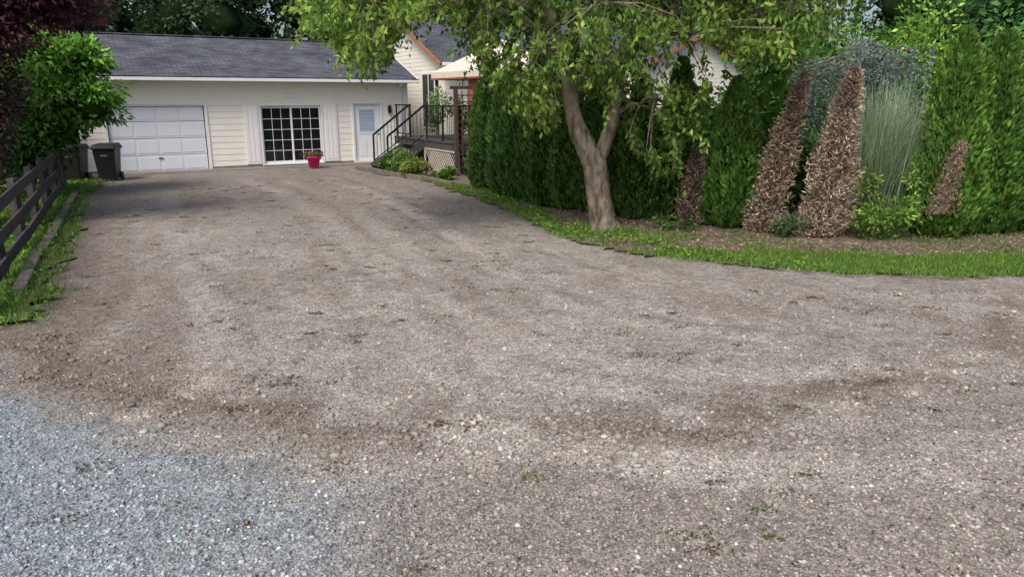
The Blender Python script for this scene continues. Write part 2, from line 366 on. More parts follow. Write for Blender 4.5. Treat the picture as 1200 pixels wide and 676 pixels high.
# leaf litter / clods on the gravel
cl=Cloud(); nc=560; cx=rng.uniform(-9,8,nc); cy=rng.uniform(3,22,nc); lim=-5.0-.5*(cy-7.5)
k=(cx>lim)&~((cy>9)&(cx>1))&~((cy>14)&(cx>-1.5)); cx=cx[k];cy=cy[k]
for a,b in zip(cx,cy):
    m=int(rng.integers(5,38)); s_=rng.uniform(.03,.09); px=a+s_*rng.normal(size=m); py=b+s_*.6*rng.normal(size=m); _,hh=gfun(px,py)
    D=np.stack([rng.normal(size=m),rng.normal(size=m),.35*rng.random(m)],1)
    cc=leaf_cols(m,(.12,.09,.06) if rng.random()<.72 else (.11,.13,.05),.35)
    cl.leaves(np.stack([px,py,hh+.006],1),D,.015+.03*rng.random(m),.014,cc)
m=5600; px=rng.uniform(-8,7,m); py=1/(1/3+rng.random(m)*(1/20-1/3)); k=(px>-5.0-.5*(py-7.5))&~((py>9)&(px>1)); px=px[k];py=py[k]; _,hh=gfun(px,py)
cl.leaves(np.stack([px,py,hh+.006],1),np.stack([rng.normal(size=len(px)),rng.normal(size=len(px)),.2*rng.random(len(px))],1),.026,.014,leaf_cols(len(px),(.13,.095,.06),.45))
cl.build('leaf_litter',M_dry)

# ---------------------------------------------------------------- grass
cl=Cloud()
x=rng.uniform(-14,-4.8,90000); y=rng.uniform(7.3,21,90000)
e=np.interp(y,[p[1] for p in LEDGE],[p[0] for p in LEDGE]); d=e-x+.25*(fbm(x*2.2,y*2.2,1)-.5)
k=(d>-.18)&(d<2.4)&(fbm(x*2,y*2,5)>.33)&(rng.random(len(x))<np.where(d<.2,.4,1)); x=x[k];y=y[k]
V_,F_,C_=blades(len(x),x,y,.02,.10,.012,(.14,.26,.04),.45,.38); cl.add(V_,F_,C_)
k=rng.random(len(x))<.18; xs=x[k];ys=y[k]; cl.leaves(np.stack([xs,ys,.04+.07*rng.random(len(xs))],1),np.stack([rng.normal(size=len(xs)),rng.normal(size=len(xs)),.6+0*xs],1),.07,.04,leaf_cols(len(xs),(.17,.33,.05),.35))
cl.build('verge_grass',M_leaf)
cl=Cloud()
n=120000; x=rng.uniform(-2.6,14,n)
ex=[p[0] for p in REDGE]; ey=[p[1] for p in REDGE]; y0=np.interp(x,ex,ey); wdt=np.interp(x,[-2.6,-1,.2,1,3,4.5,14],[.6,1.5,2.9,2.7,1.9,1.1,1.1])
y=y0-.2+.35*(fbm(x*1.8,x*0+3,4)-.5)+rng.random(n)*(wdt+.25); dens=fbm(x*1.3+3,y*1.3,6)+.25*(fbm(x*5,y*5,1)-.5); thr=np.interp(x,[-3,0,1.5,3.4,4.4,14],[.36,.44,.45,.44,.16,.16])
k=(dens>thr)&(rng.random(n)<np.interp(x,[-3,3,5,14],[.7,.7,1,1])*np.where(y<y0,.45,1)); x=x[k];y=y[k]
V_,F_,C_=blades(len(x),x,y,.03,.058,.011,(.16,.28,.05),.5,.38); cl.add(V_,F_,C_)
n=3600; x=rng.uniform(-.8,4.2,n); y=np.interp(x,ex,ey)+rng.random(n)*2.0-.1; k=fbm(x*1.6,y*1.6,2)>.5; x=x[k];y=y[k]
cl.leaves(np.stack([x,y,.03+.09*rng.random(len(x))],1),np.stack([rng.normal(size=len(x)),rng.normal(size=len(x)),.5+0*x],1),.06,.035,leaf_cols(len(x),(.16,.31,.05),.35))
# sparse weeds further into the bed
n=9000; x=rng.uniform(1.5,12,n); y=rng.uniform(10.6,13.2,n); k=fbm(x*1.5+8,y*1.5,3)>.56; x=x[k];y=y[k]
V_,F_,C_=blades(len(x),x,y,.03,.07,.012,(.14,.24,.05),.6,.38); cl.add(V_,F_,C_)
cl.build('lawn_grass',M_leaf)
cl=Cloud(); n=14000; x=rng.uniform(.5,13,n); y=rng.uniform(10.0,15.5,n); k=y>np.interp(x,ex,ey)+.3; x=x[k];y=y[k]; n=len(x)
cl.leaves(np.stack([x,y,.035+.02*rng.random(n)],1),np.stack([rng.normal(size=n),rng.normal(size=n),.15*rng.random(n)],1),.055,.02,leaf_cols(n,(.23,.17,.125),.5))
cl.build('bark_chips',M_dry)

# ---------------------------------------------------------------- buildings
AX,AY,RZ=-12.6,23.54,math.radians(30)
def lap(name,parent,P,d,nrm,z0,z1,span,ops=(),c=.19,m=M_siding,proud=.014):
    P=Vector(P);d=Vector(d);nrm=Vector(nrm);V=[];F=[];z=z0
    while z<z1-1e-4:
        zt=min(z+c,z1); zb=z
        a0,b0=span(zb);a1,b1=span(zt)
        ivs=[(a0,b0,a1,b1)]
        for (oa,ob,oz0,oz1) in ops:
            if zt-.05>oz0 and zb+.05<oz1:
                nv=[]
                for (p,q,r,s) in ivs:
                    if oa>p and ob<q: nv+=[(p,oa,r,oa),(ob,q,ob,s)]
                    else: nv.append((p,q,r,s))
                ivs=nv
        for (p,q,r,s) in ivs:
            if q-p<.01: continue
            b=len(V)
            def pt(u,zz,o): return tuple(P+d*u+nrm*o+Vector((0,0,zz)))
            V+=[pt(p,zb,proud),pt(q,zb,proud),pt(s,zt,.003),pt(r,zt,.003),pt(p,zb,0),pt(q,zb,0)]
            F+=[(b,b+1,b+2,b+3),(b+4,b+5,b+1,b)]
        z+=c
    return py_mesh(name,V,F,m,parent)
g=empty('garage',(AX,AY,0),RZ)
GX0,GX1,GD,GH=-.75,10.0,7.0,2.86
ops=[(0,2.87,0,2.13),(4.66,6.72,.06,2.06),(7.93,8.92,.03,2.12)]
lap('front_siding',g,(0,0,0),(1,0,0),(0,-1,0),.08,GH+.1,lambda z:(GX0,GX1),ops,c=.2)
segs=[(GX0,0,0,GH),(2.87,4.66,0,GH),(6.72,7.93,0,GH),(8.92,GX1,0,GH),(0,2.87,2.13,GH),(4.66,6.72,2.06,GH),(7.93,8.92,2.12,GH)]
multibox(g,'front_wall',[((a,b),(.002,.12),(z0,z1)) for a,b,z0,z1 in segs],M_siding)
multibox(g,'side_and_back_walls',[((GX0,GX0+.12),(.122,GD-.12),(0,GH)),((GX1-.12,GX1),(.122,GD-.12),(0,GH)),((GX0,GX1),(GD-.12,GD),(0,GH))],M_siding)
box(g,'interior',(GX0+.2,GX1-.2),(1.5,1.55),(.02,GH-.1),M_int)
multibox(g,'foundation',[((GX0-.01,0),(-.03,-.0),(0,.10)),((2.87,4.6),(-.03,-.0),(0,.10)),((6.75,7.9),(-.03,-.0),(0,.1)),((8.95,GX1),(-.03,0),(0,.1))],M_conc)
box(g,'apron',(GX0,GX1),(-.75,-.035),(.0,.035),M_conc,.01)
ez=2.98; rz_=4.47; oh=.5; mid=GD/2
def gable_roof(parent,name,x0,x1,y0,y1,ez,rz,m,th=.09):
    mid=(y0+y1)/2
    V=[(x0,y0,ez),(x1,y0,ez),(x1,mid,rz),(x0,mid,rz),(x0,y1,ez),(x1,y1,ez)]
    V+=[(a,b,c-th) for a,b,c in V]
    F=[(0,1,2,3),(3,2,5,4),(6,9,8,7),(9,10,11,8),(0,6,7,1),(4,5,11,10),(0,3,9,6),(3,4,10,9),(1,7,8,2),(2,8,11,5)]
    return py_mesh(name,V,F,m,parent)
gable_roof(g,'shingle_roof',GX0-.35,GX1+.25,-oh,GD+oh,ez,rz_,M_roof)
beams(g,'ridge_cap',[((GX0-.35,mid,rz_+.01),(GX1+.25,mid,rz_+.01),.28,.035)],M_roof)
box(g,'gutter',(GX0-.36,GX1+.26),(-oh-.11,-oh-.005),(ez-.13,ez-.02),M_white,.012)
box(g,'drip_edge',(GX0-.36,GX1+.26),(-oh-.115,-oh-.01),(ez-.018,ez+.006),M_black)
box(g,'soffit',(GX0-.3,GX1+.2),(-oh+.005,-.03),(ez-.135,ez-.115),M_white)
def rake(x,s):
    return [((x,-oh,ez-.08),(x,mid,rz_-.08),.04,.16),((x,GD+oh,ez-.08),(x,mid,rz_-.08),.04,.16)]
beams(g,'rake_boards',rake(GX0-.375,1)+rake(GX1+.275,1),M_white)
for xx_,nn in ((GX0,-1),(GX1,1)):
    sl=(rz_-ez)/(mid+oh)
    lap('gable_siding',g,(xx_,0,0),(0,1,0),(nn,0,0),.1,rz_-.2,lambda z:((0,GD) if z<2.95 else ((z-ez+.15)/sl-oh+.0,GD-((z-ez+.15)/sl-oh))),c=.2)
multibox(g,'corner_boards',[((GX0-.03,GX0+.09),(-.035,-.024),(.05,GH)),((GX1-.09,GX1+.03),(-.035,-.024),(.05,GH))],M_white)
dp=[];y0=.06
for r in range(4):
    z0=.01+r*.53
    dp.append(((.03,2.84),(y0,y0+.04),(z0,z0+.515)))
multibox(g,'garage_door',dp,M_gdoor,.006)
pp=[]
for r in range(4):
    for c_ in range(4):
        a=.11+c_*.685; z0=.07+r*.53; pp.append(((a,a+.60),(y0-.012,y0-.001),(z0,z0+.39)))
multibox(g,'door_panels',pp,M_gdoor,.010)
multibox(g,'door_handle',[((1.35,1.5),(.02,.045),(.42,.45))],M_black,.004)
def trim(name,a,b,z0,z1,w=.1,sill=False,m=M_white):
    L=[((a-w,a),(-.045,.06),(z0,z1+w)),((b,b+w),(-.045,.06),(z0,z1+w)),((a,b),(-.045,.06),(z1,z1+w))]
    if sill: L.append(((a,b),(-.05,.06),(z0-.0,z0+.05)))
    return multibox(g,name,L,m,.004)
trim('garage_door_trim',0,2.87,0,2.13,.09)
trim('sliding_door_trim',4.66,6.72,.06,2.06,.06,True)
trim('entry_door_trim',7.93,8.92,.03,2.12,.08,True)
L=[];G=[]
for (a,b,yy0) in ((4.67,5.71,.05),(5.67,6.71,.015)):
    L+=[((a,a+.05),(yy0,yy0+.035),(.11,2.05)),((b-.05,b),(yy0,yy0+.035),(.11,2.05)),((a+.05,b-.05),(yy0,yy0+.035),(.11,.19)),((a+.05,b-.05),(yy0,yy0+.035),(1.98,2.05))]
    G.append(((a+.05,b-.05),(yy0+.017,yy0+.022),(.19,1.98)))
    for i in range(1,3):
        q=a+.05+i*(b-a-.1)/3; L.append(((q-.009,q+.009),(yy0+.005,yy0+.014),(.19,1.98)))
    for i in range(1,5):
        q=.19+i*1.79/5; L.append(((a+.05,b-.05),(yy0+.0055,yy0+.0135),(q-.009,q+.009)))
multibox(g,'sliding_door_frame',L,M_white); multibox(g,'sliding_door_glass',G,M_glass)
L=[]
for a,b in ((4.08,4.58),(6.80,7.30)):
    L.append(((a,b),(-.05,-.026),(.12,2.14)))
    for i in range(3):
        L.append(((a+.04+i*.15,a+.15+i*.15),(-.062,-.051),(.2,2.06)))
multibox(g,'door_shutters',L,M_white,.004)
box(g,'entry_door',(7.94,8.91),(.03,.07),(.085,2.11),M_gdoor,.005)
multibox(g,'entry_door_mouldings',[((8.08,8.77),(.018,.029),(1.06,1.12)),((8.08,8.77),(.018,.029),(1.9,1.96)),((8.08,8.14),(.018,.029),(1.12,1.9)),((8.71,8.77),(.018,.029),(1.12,1.9)),
  ((8.12,8.38),(.02,.029),(.25,.9)),((8.47,8.73),(.02,.029),(.25,.9))],M_white,.004)
box(g,'entry_door_window',(8.14,8.71),(.022,.028),(1.12,1.9),M_blind)
multibox(g,'blind_slats',[((8.15,8.70),(.017,.0215),(1.14+.05*i,1.150+.05*i)) for i in range(15)],M_white)
multibox(g,'door_knob',[((8.82,8.87),(-.02,.029),(1.0,1.05)),((8.82,8.87),(-.005,.029),(1.15,1.19))],M_black,.01)
multibox(g,'wall_lamp',[((9.22,9.34),(-.16,-.03),(1.78,2.02)),((9.25,9.31),(-.19,-.03),(2.02,2.06))],M_black,.015)
beams(g,'downspout',[((9.72,-.08,.1),(9.72,-.08,2.75),.07,.06),((9.72,-.08,2.75),(9.72,-.5,2.88),.07,.06)],M_white)
multibox(g,'vent',[((5.55,5.85),(-.045,-.02),(2.32,2.45))],M_white,.01)

h=empty('house',(AX,AY,0),RZ)
HX0,HX1,HD=11.6,25,8.0
he,hr=3.75,5.55
multibox(h,'walls',[((HX0,HX1),(.0,HD),(0,he-.1))],M_siding)
hs=(hr-he)/(HD/2)
lap('gable_siding',h,(HX0,0,0),(0,1,0),(-1,0,0),1.0,hr-.12,lambda z:((0,HD) if z<he-.1 else ((z-he+.1)/hs,HD-(z-he+.1)/hs)),c=.16)
lap('gable_siding',h,(HX1,0,0),(0,1,0),(1,0,0),.1,hr-.12,lambda z:((0,HD) if z<he-.1 else ((z-he+.1)/hs,HD-(z-he+.1)/hs)),c=.16)
lap('front_siding',h,(0,0,0),(1,0,0),(0,-1,0),.1,he-.1,lambda z:(HX0,HX1),c=.16)
gable_roof(h,'shingle_roof',HX0-.35,HX1+.35,-.4,HD+.4,he-.4*hs+.06,hr+.06,M_roof)
e0=he-.4*hs
beams(h,'rake_trim',[((HX0-.38,-.42,e0-.06),(HX0-.38,HD/2,hr-.04),.05,.15),((HX0-.38,HD+.42,e0-.06),(HX0-.38,HD/2,hr-.04),.05,.15)],M_cedar)
box(h,'gutter',(HX0-.3,HX1+.3),(-.52,-.41),(e0-.08,e0+.04),M_white,.01)
multibox(h,'window_frame',[((HX0-.06,HX0-.02),(.85,.93),(1.1,3.3)),((HX0-.06,HX0-.02),(2.07,2.15),(1.1,3.3)),((HX0-.06,HX0-.02),(.93,2.07),(3.22,3.3)),((HX0-.06,HX0-.02),(.93,2.07),(1.1,1.18)),((HX0-.055,HX0-.022),(1.47,1.53),(1.18,3.22))],M_white,.005)
box(h,'window_glass',(HX0-.045,HX0-.024),(.93,2.07),(1.18,3.22),M_glass)
multibox(h,'gable_vent',[((HX0-.05,HX0-.0),(3.75,4.25),(4.4,4.9))],M_white,.01)
wx1,wy0,wr=25.6,-1.7,4.95
wx0=19.9; wm=(wx0+wx1)/2; we=3.72; wsl=(wr-we)/((wx1-wx0)/2)
multibox(h,'wing_walls',[((wx0,wx1),(wy0,1.0),(0,we-.02))],M_siding)
lap('wing_siding',h,(0,wy0,0),(1,0,0),(0,-1,0),.1,wr-.05,lambda z:((wx0,wx1) if z<we else (wx0+(z-we)/wsl,wx1-(z-we)/wsl)),c=.16)
o=.3
V=[(wx0-o,wy0-.35,we-o*wsl),(wm,wy0-.35,wr),(wx1+o,wy0-.35,we-o*wsl),(wx0-o,3.5,we-o*wsl),(wm,3.5,wr),(wx1+o,3.5,we-o*wsl)]
V=[(a,b,c+.06) for a,b,c in V]+[(a,b,c-.03) for a,b,c in V]
py_mesh('wing_roof',V,[(0,1,4,3),(1,2,5,4),(6,9,10,7),(7,10,11,8),(0,6,7,1),(1,7,8,2),(0,3,9,6),(2,8,11,5)],M_roof,h)
beams(h,'wing_rake_trim',[((wx0-o,wy0-.38,we-o*wsl-.04),(wm,wy0-.38,wr-.04),.05,.14),((wx1+o,wy0-.38,we-o*wsl-.04),(wm,wy0-.38,wr-.04),.05,.14)],M_cedar)
multibox(h,'wing_window_frame',[((wm-.9,wm+.9),(wy0-.05,wy0-.025),(1.4,2.9))],M_white); box(h,'wing_window_glass',(wm-.82,wm+.82),(wy0-.06,wy0-.052),(1.48,2.82),M_glass)

dk=empty('deck',(AX,AY,0),RZ)
DX0,DX1,DY0,DY1,DZ=9.1,19.5,-6.2,-1.0,1.0
multibox(dk,'deck_boards',[((DX0-.03,DX1),(DY0+i*.145,DY0+i*.145+.138),(DZ-.04,DZ)) for i in range(36)],M_deck)
multibox(dk,'rim_joists',[((DX0,DX0+.05),(DY0+.02,DY1),(DZ-.26,DZ-.045)),((DX0+.05,DX1),(DY0+.0,DY0+.05),(DZ-.26,DZ-.045))],M_deck)
L=[];
for i in range(-10,60):
    for sg in (1,-1):
        y0_=DY0+.08+i*.14
        za,zb=.04,DZ-.27; ya,yb2=(y0_,y0_+(zb-za)) if sg>0 else (y0_+(zb-za),y0_)
        lo,hi=DY0+.06,-3.6
        p=[(ya,za),(yb2,zb)]
        if max(ya,yb2)>hi or min(ya,yb2)<lo: continue
        L.append(((DX0+(.012 if sg>0 else .024),p[0][0],p[0][1]),(DX0+(.012 if sg>0 else .024),p[1][0],p[1][1]),.01,.03))
beams(dk,'lattice',L,M_lattice)
multibox(dk,'lattice_frame',[((DX0-.01,DX0+.035),(DY0+.0,DY0+.06),(.02,DZ-.262)),((DX0-.01,DX0+.035),(-3.66,-3.6),(.02,DZ-.262)),((DX0-.01,DX0+.035),(DY0+.06,-3.66),(.02,.07)),((DX0-.01,DX0+.035),(DY0+.06,-3.66),(DZ-.31,DZ-.262))],M_lattice)
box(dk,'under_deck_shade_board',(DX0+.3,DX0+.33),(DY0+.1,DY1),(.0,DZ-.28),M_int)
L=[]
ys=[DY0+.04,-5.0,-3.75]
for y_ in ys: L.append(((DX0+.02,DX0+.07),(y_-.025,y_+.025),(DZ,DZ+1.06)))
L+=[((DX0+.01,DX0+.08),(DY0,-3.7),(DZ+1.06,DZ+1.11)),((DX0+.025,DX0+.065),(DY0+.07,-3.78),(DZ+.08,DZ+.12))]
for y_ in (-2.35,-1.1): L.append(((DX0+.02,DX0+.07),(y_-.025,y_+.025),(DZ,DZ+1.06)))
L+=[((DX0+.01,DX0+.08),(-2.4,-1.05),(DZ+1.06,DZ+1.11)),((DX0+.025,DX0+.065),(-2.32,-1.13),(DZ+.08,DZ+.12))]
for i in range(8):
    x_=DX0+.05+i*1.45; L.append(((x_+.03,x_+.08),(DY0+.02,DY0+.07),(DZ,DZ+1.06)))
L+=[((DX0+.09,DX1),(DY0+.01,DY0+.08),(DZ+1.06,DZ+1.11))]
multibox(dk,'railing',L,M_black)
multibox(dk,'railing_balusters',[((DX0+.04,DX0+.052),(y_,y_+.012),(DZ+.12,DZ+1.06)) for y_ in list(np.arange(DY0+.17,-3.85,.13))+list(np.arange(-2.22,-1.15,.13))],M_black)
ST=[]
for i in range(5):
    ST.append(((DX0-.28*(i+1),DX0-.28*i-.002 if i else DX0-.035),(-3.6,-2.4),(max(0,DZ-.167*(i+1)-.04),DZ-.167*(i+1))))
multibox(dk,'stair_treads',ST,M_deck)
beams(dk,'stair_stringers',[((DX0-.03,-3.63,DZ-.16),(DX0-1.4,-3.63,.06),.04,.26),((DX0-.03,-2.37,DZ-.16),(DX0-1.4,-2.37,.06),.04,.26)],M_deck)
L=[]
for y_ in (-3.66,-2.34):
    L+=[((DX0-.0,y_,DZ+1.08),(DX0-1.3,y_,1.12),.05,.06),((DX0-1.3,y_,.0),(DX0-1.3,y_,1.12),.05,.05),((DX0-.02,y_,DZ+.14),(DX0-1.3,y_,.28),.03,.03)]
    for i in range(1,10):
        t=i/10; L.append(((DX0-1.3*t,y_,DZ+.14-.86*t),(DX0-1.3*t,y_,DZ+1.08-.96*t),.013,.013))
beams(dk,'stair_rail',L,M_black)
tr=empty('trellis',(AX,AY,0),RZ)
L=[((DX0-.12,DY0-.12,0),(DX0-.12,DY0-.12,2.6),.10,.10),((DX0+1.2,DY0-.12,0),(DX0+1.2,DY0-.12,2.6),.10,.10),((DX0-.30,DY0-.12,2.62),(DX0+1.5,DY0-.12,2.62),.05,.09)]
for i in range(11): L.append(((DX0-.06,DY0-.12,.5+i*.19),(DX0+1.14,DY0-.12,.5+i*.19),.02,.035))
for i in range(6): L.append(((DX0+.08+i*.2,DY0-.14,.4),(DX0+.08+i*.2,DY0-.14,2.55),.02,.035))
beams(tr,'trellis_frame',L,M_brown)
gz=empty('gazebo',(AX,AY,0),RZ)
gx0,gx1,gy0,gy1=10.7,14.1,-4.6,-1.2; ge=3.2; gr=4.2; cx_,cy_=(gx0+gx1)/2,(gy0+gy1)/2
def ring(k,z): return [(cx_+(gx0-cx_)*k,cy_+(gy0-cy_)*k,z),(cx_+(gx1-cx_)*k,cy_+(gy0-cy_)*k,z),(cx_+(gx1-cx_)*k,cy_+(gy1-cy_)*k,z),(cx_+(gx0-cx_)*k,cy_+(gy1-cy_)*k,z)]
V=ring(1.08,ge)+ring(.7,ge+.38)+ring(.3,gr-.22)+ring(.3,gr-.1)+ring(.02,gr+.1); F=[]
for r in range(4):
    for j in range(4): F.append((r*4+j,r*4+(j+1)%4,r*4+4+(j+1)%4,r*4+4+j))
py_mesh('canopy',V,F,M_canvas,gz)
V=ring(1.085,ge)+ring(1.085,ge-.22); py_mesh('valance',V,[(4+j,4+(j+1)%4,(j+1)%4,j) for j in range(4)],M_canvas,gz)
V=ring(1.09,ge-.2)+ring(1.09,ge-.26); py_mesh('valance_stripe',V,[(4+j,4+(j+1)%4,(j+1)%4,j) for j in range(4)],M_valance,gz)
multibox(gz,'posts',[((a-.05,a+.05),(b-.05,b+.05),(DZ,ge)) for a in (gx0,gx1) for b in (gy0,gy1)],M_brown)
def curtain(a):
    V=[];F=[];n_=24
    for i in range(n_+1):
        yy_=gy0+.1+i*.035; V+=[(a+.03*math.sin(i*1.3),yy_,DZ+.05),(a+.03*math.sin(i*1.3),yy_,ge-.1)]
        if i: F.append((2*i-2,2*i,2*i+1,2*i-1))
    return py_mesh('curtain',V,F,M_valance,gz)
curtain(gx0+.05)

# ---------------------------------------------------------------- fence
fe=empty('wooden_fence')
f0=np.array([-4.4,4.9]); f1=np.array([-11.8,19.5]); fd=f1-f0; FL=np.linalg.norm(fd); fd/=FL
f0=f0+fd*2.9; FL-=2.9
L=[];P_=[]; npost=7; sp=FL/(npost-1); off=np.array([fd[1],-fd[0]])
for i in range(npost):
    p=f0+fd*sp*i; P_.append(((p[0],p[1],0),(p[0]+.01,p[1],1.14),.12,.12))
    if i<npost-1:
        q=f0+fd*sp*(i+1)
        for z_ in (.25,.62,1.0):
            a=p+off*.085;b=q+off*.085; dz=rng.normal()*.015
            L.append(((a[0],a[1],z_+dz),(b[0]-fd[0]*.01,b[1]-fd[1]*.01,z_+rng.normal()*.015),.04,.17))
beams(fe,'posts',P_,M_wood,.008); beams(fe,'rails',L,M_wood,.008)
te=empty('timber_edging'); L=[]
a0=np.array([-6.0,8.7]);a1=np.array([-10.9,18.5]); dd_=(a1-a0)/4
for i in range(4):
    a=a0+dd_*i;b=a0+dd_*(i+.985); L.append(((a[0],a[1],.05),(b[0]+.03*rng.normal(),b[1],.05),.15,.12))
beams(te,'timbers',L,M_timber,.012)
te2=empty('timber_edging'); L=[]
bp=[(-5.2,25.0),(-4.05,23.4),(-2.5,21.5),(-1.6,20.0)]
for a,b in zip(bp[:-1],bp[1:]): L.append(((a[0],a[1],.07),(b[0],b[1],.07),.13,.14))
beams(te2,'timbers',L,M_timber,.012)
gt=empty('gate',(-12.9,21.9,0),math.radians(20)); 
beams(gt,'gate_boards',[((-1.9+.16*i,0,.05),(-1.9+.16*i,0,1.55),.14,.025) for i in range(11)]+[((-1.98,.03,.35),(-.2,.03,.35),.04,.1),((-1.98,.03,1.3),(-.2,.03,1.3),.04,.1)],M_wood)

def bin_(loc,rz,s=1):
    e=empty('trash_bin',loc,rz)
    w0,d0,w1,d1,hh=.23*s,.25*s,.30*s,.34*s,.95*s
    V=[(-w0,-d0,.05),(w0,-d0,.05),(w0,d0,.05),(-w0,d0,.05),(-w1,-d1,hh),(w1,-d1,hh),(w1,d1,hh),(-w1,d1,hh)]
    py_mesh('body',V,BF,M_bin,e,.03)
    box(e,'rim',(-w1-.03,w1+.03),(-d1-.03,d1+.03),(hh-.05,hh),M_bin,.012)
    V=[(-w1-.03,-d1-.04,hh+.003),(w1+.03,-d1-.04,hh+.003),(w1+.03,d1+.05,hh+.003),(-w1-.03,d1+.05,hh+.003),(-w1+.03,-d1+.06,hh+.09),(w1-.03,-d1+.06,hh+.09),(w1-.03,d1-.0,hh+.11),(-w1+.03,d1,hh+.11)]
    py_mesh('lid',V,BF,M_bin,e,.02)
    for sx in (-1,1):
        Vv,Ff=tubes([([(sx*(w0+.01),d0-.02,.11),(sx*(w0+.07),d0-.02,.11)],[.11,.11])],16); Ff.append(tuple(range(16))); Ff.append(tuple(range(16,32)))
        py_mesh('wheel',Vv,Ff,M_black,e)
    beams(e,'handle',[((-w1+.02,d1+.07,hh-.02),(w1-.02,d1+.07,hh-.02),.03,.03)],M_bin)
    multibox(e,'label',[((-.09,.09),(-d1+.02,-d1+.06),(hh*.74,hh*.80))],M_timber)
bin_((-11.75,21.75,.0),math.radians(12)); bin_((-12.65,21.6,.0),math.radians(5),.98)

pt_=empty('flower_pot',(-6.72,25.35,.03))
lathe(pt_,'pot',[(.0,.01),(.15,.01),(.22,.33),(.245,.33),(.245,.38),(.215,.38),(.2,.33),(0,.32)],M_pink,28)
cl=Cloud(); n=260; P=np.stack([.14*rng.normal(size=n),.14*rng.normal(size=n),.36+.12*rng.random(n)],1); cl.leaves(P,rng.normal(size=(n,3))+np.array([0,0,.8]),.11,.05,leaf_cols(n,(.08,.17,.04)))
n=90; P=np.stack([.15*rng.normal(size=n),.15*rng.normal(size=n),.43+.1*rng.random(n)],1); cl.leaves(P,rng.normal(size=(n,3)),.05,.05,leaf_cols(n,(.7,.04,.2),.2)); cl.build('flowers',M_leaf,pt_)

# ---------------------------------------------------------------- cedar hedge
hp=np.array([(-.75,19.7),(.74,16.4),(2.3,14.75),(3.45,14.2)]); seg=np.linalg.norm(np.diff(hp,axis=0),axis=1); cum=np.concatenate([[0],np.cumsum(seg)])
cl=Cloud();core=Cloud()
for sft in np.arange(0,cum[-1]+.01,.62):
    x_=np.interp(sft,cum,hp[:,0]); y_=np.interp(sft,cum,hp[:,1]); hh=np.interp(sft,[0,4,6,cum[-1]],[3.0,3.1,2.8,2.5])+.2*rng.normal()
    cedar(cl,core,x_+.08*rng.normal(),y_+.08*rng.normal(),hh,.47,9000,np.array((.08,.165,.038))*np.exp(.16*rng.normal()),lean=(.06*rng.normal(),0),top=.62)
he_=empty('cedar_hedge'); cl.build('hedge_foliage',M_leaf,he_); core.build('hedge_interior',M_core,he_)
def one_cedar(name,x,y,h_,R,n,base=(.05,.115,.025),dead=False,lean=(0,0),top=.75,extra=None,size=.1):
    e=empty(name); cl=Cloud();core=Cloud(); cedar(cl,core,x,y,h_,R,n,base,lean,top,dead,size=size)
    if extra: extra(cl,core)
    cl.build('foliage',M_dry if dead else M_leaf,e); core.build('interior',M_core,e)
    V,F=tubes([([(x,y,-.02),(x+lean[0]*.2,y,h_*.3)],[.07,.05])],8); py_mesh('trunk',V,F,M_bark,e)
def leader(x,y,h_,R,n,base,top=.6,dead=False,lean=(0,0),size=.1):
    return lambda cl,core: cedar(cl,core,x,y,h_,R,n,base,lean,top,dead,size=size)
GB=(.125,.24,.045)
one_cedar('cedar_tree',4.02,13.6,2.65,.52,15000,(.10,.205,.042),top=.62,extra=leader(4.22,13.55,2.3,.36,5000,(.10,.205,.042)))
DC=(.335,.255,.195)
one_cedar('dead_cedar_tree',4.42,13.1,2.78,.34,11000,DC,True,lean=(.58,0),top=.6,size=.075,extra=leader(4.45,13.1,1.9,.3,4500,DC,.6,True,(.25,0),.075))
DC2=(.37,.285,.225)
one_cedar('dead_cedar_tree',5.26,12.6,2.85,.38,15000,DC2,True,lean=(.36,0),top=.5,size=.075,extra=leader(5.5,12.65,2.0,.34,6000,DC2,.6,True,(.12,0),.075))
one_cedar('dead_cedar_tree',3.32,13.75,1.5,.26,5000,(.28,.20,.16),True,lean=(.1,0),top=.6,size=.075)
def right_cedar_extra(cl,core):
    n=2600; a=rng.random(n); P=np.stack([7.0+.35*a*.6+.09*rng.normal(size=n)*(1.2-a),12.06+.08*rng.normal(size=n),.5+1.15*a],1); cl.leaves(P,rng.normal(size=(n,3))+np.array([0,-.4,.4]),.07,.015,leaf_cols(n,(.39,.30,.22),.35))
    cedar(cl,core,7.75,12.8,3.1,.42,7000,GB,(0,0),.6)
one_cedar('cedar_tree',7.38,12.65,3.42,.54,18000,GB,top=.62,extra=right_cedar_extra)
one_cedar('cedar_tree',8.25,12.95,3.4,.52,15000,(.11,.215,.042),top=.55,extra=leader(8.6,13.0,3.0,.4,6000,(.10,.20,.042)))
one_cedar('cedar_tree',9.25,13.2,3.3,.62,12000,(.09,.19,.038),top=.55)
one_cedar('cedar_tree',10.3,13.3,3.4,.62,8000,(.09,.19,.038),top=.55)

og=empty('ornamental_grass'); V=[];F=[];C=[]
nb=2600; ox,oy=6.5,13.3
for i in range(nb):
    a=rng.random()*6.283; L_=1.5+1.5*rng.random(); out=.25+1.0*rng.random()**1.1; bx=ox+.28*rng.normal(); by=oy+.22*rng.normal(); w=.010
    cc=np.array([.34,.44,.28])*np.exp(.3*rng.normal()); s_=np.array([-math.sin(a),math.cos(a),0]); b=len(V)
    for k in range(7):
        t=k/6; r_=out*t**1.7; z_=L_*(t-.25*out*t**3); ww=w*(1-t*.85)
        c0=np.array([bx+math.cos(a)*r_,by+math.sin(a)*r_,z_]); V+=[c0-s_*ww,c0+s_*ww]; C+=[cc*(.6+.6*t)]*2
        if k: F.append((b+2*k-2,b+2*k-1,b+2*k+1,b+2*k))
np_mesh('blades',V,F,M_leaf,np.array(C),og)

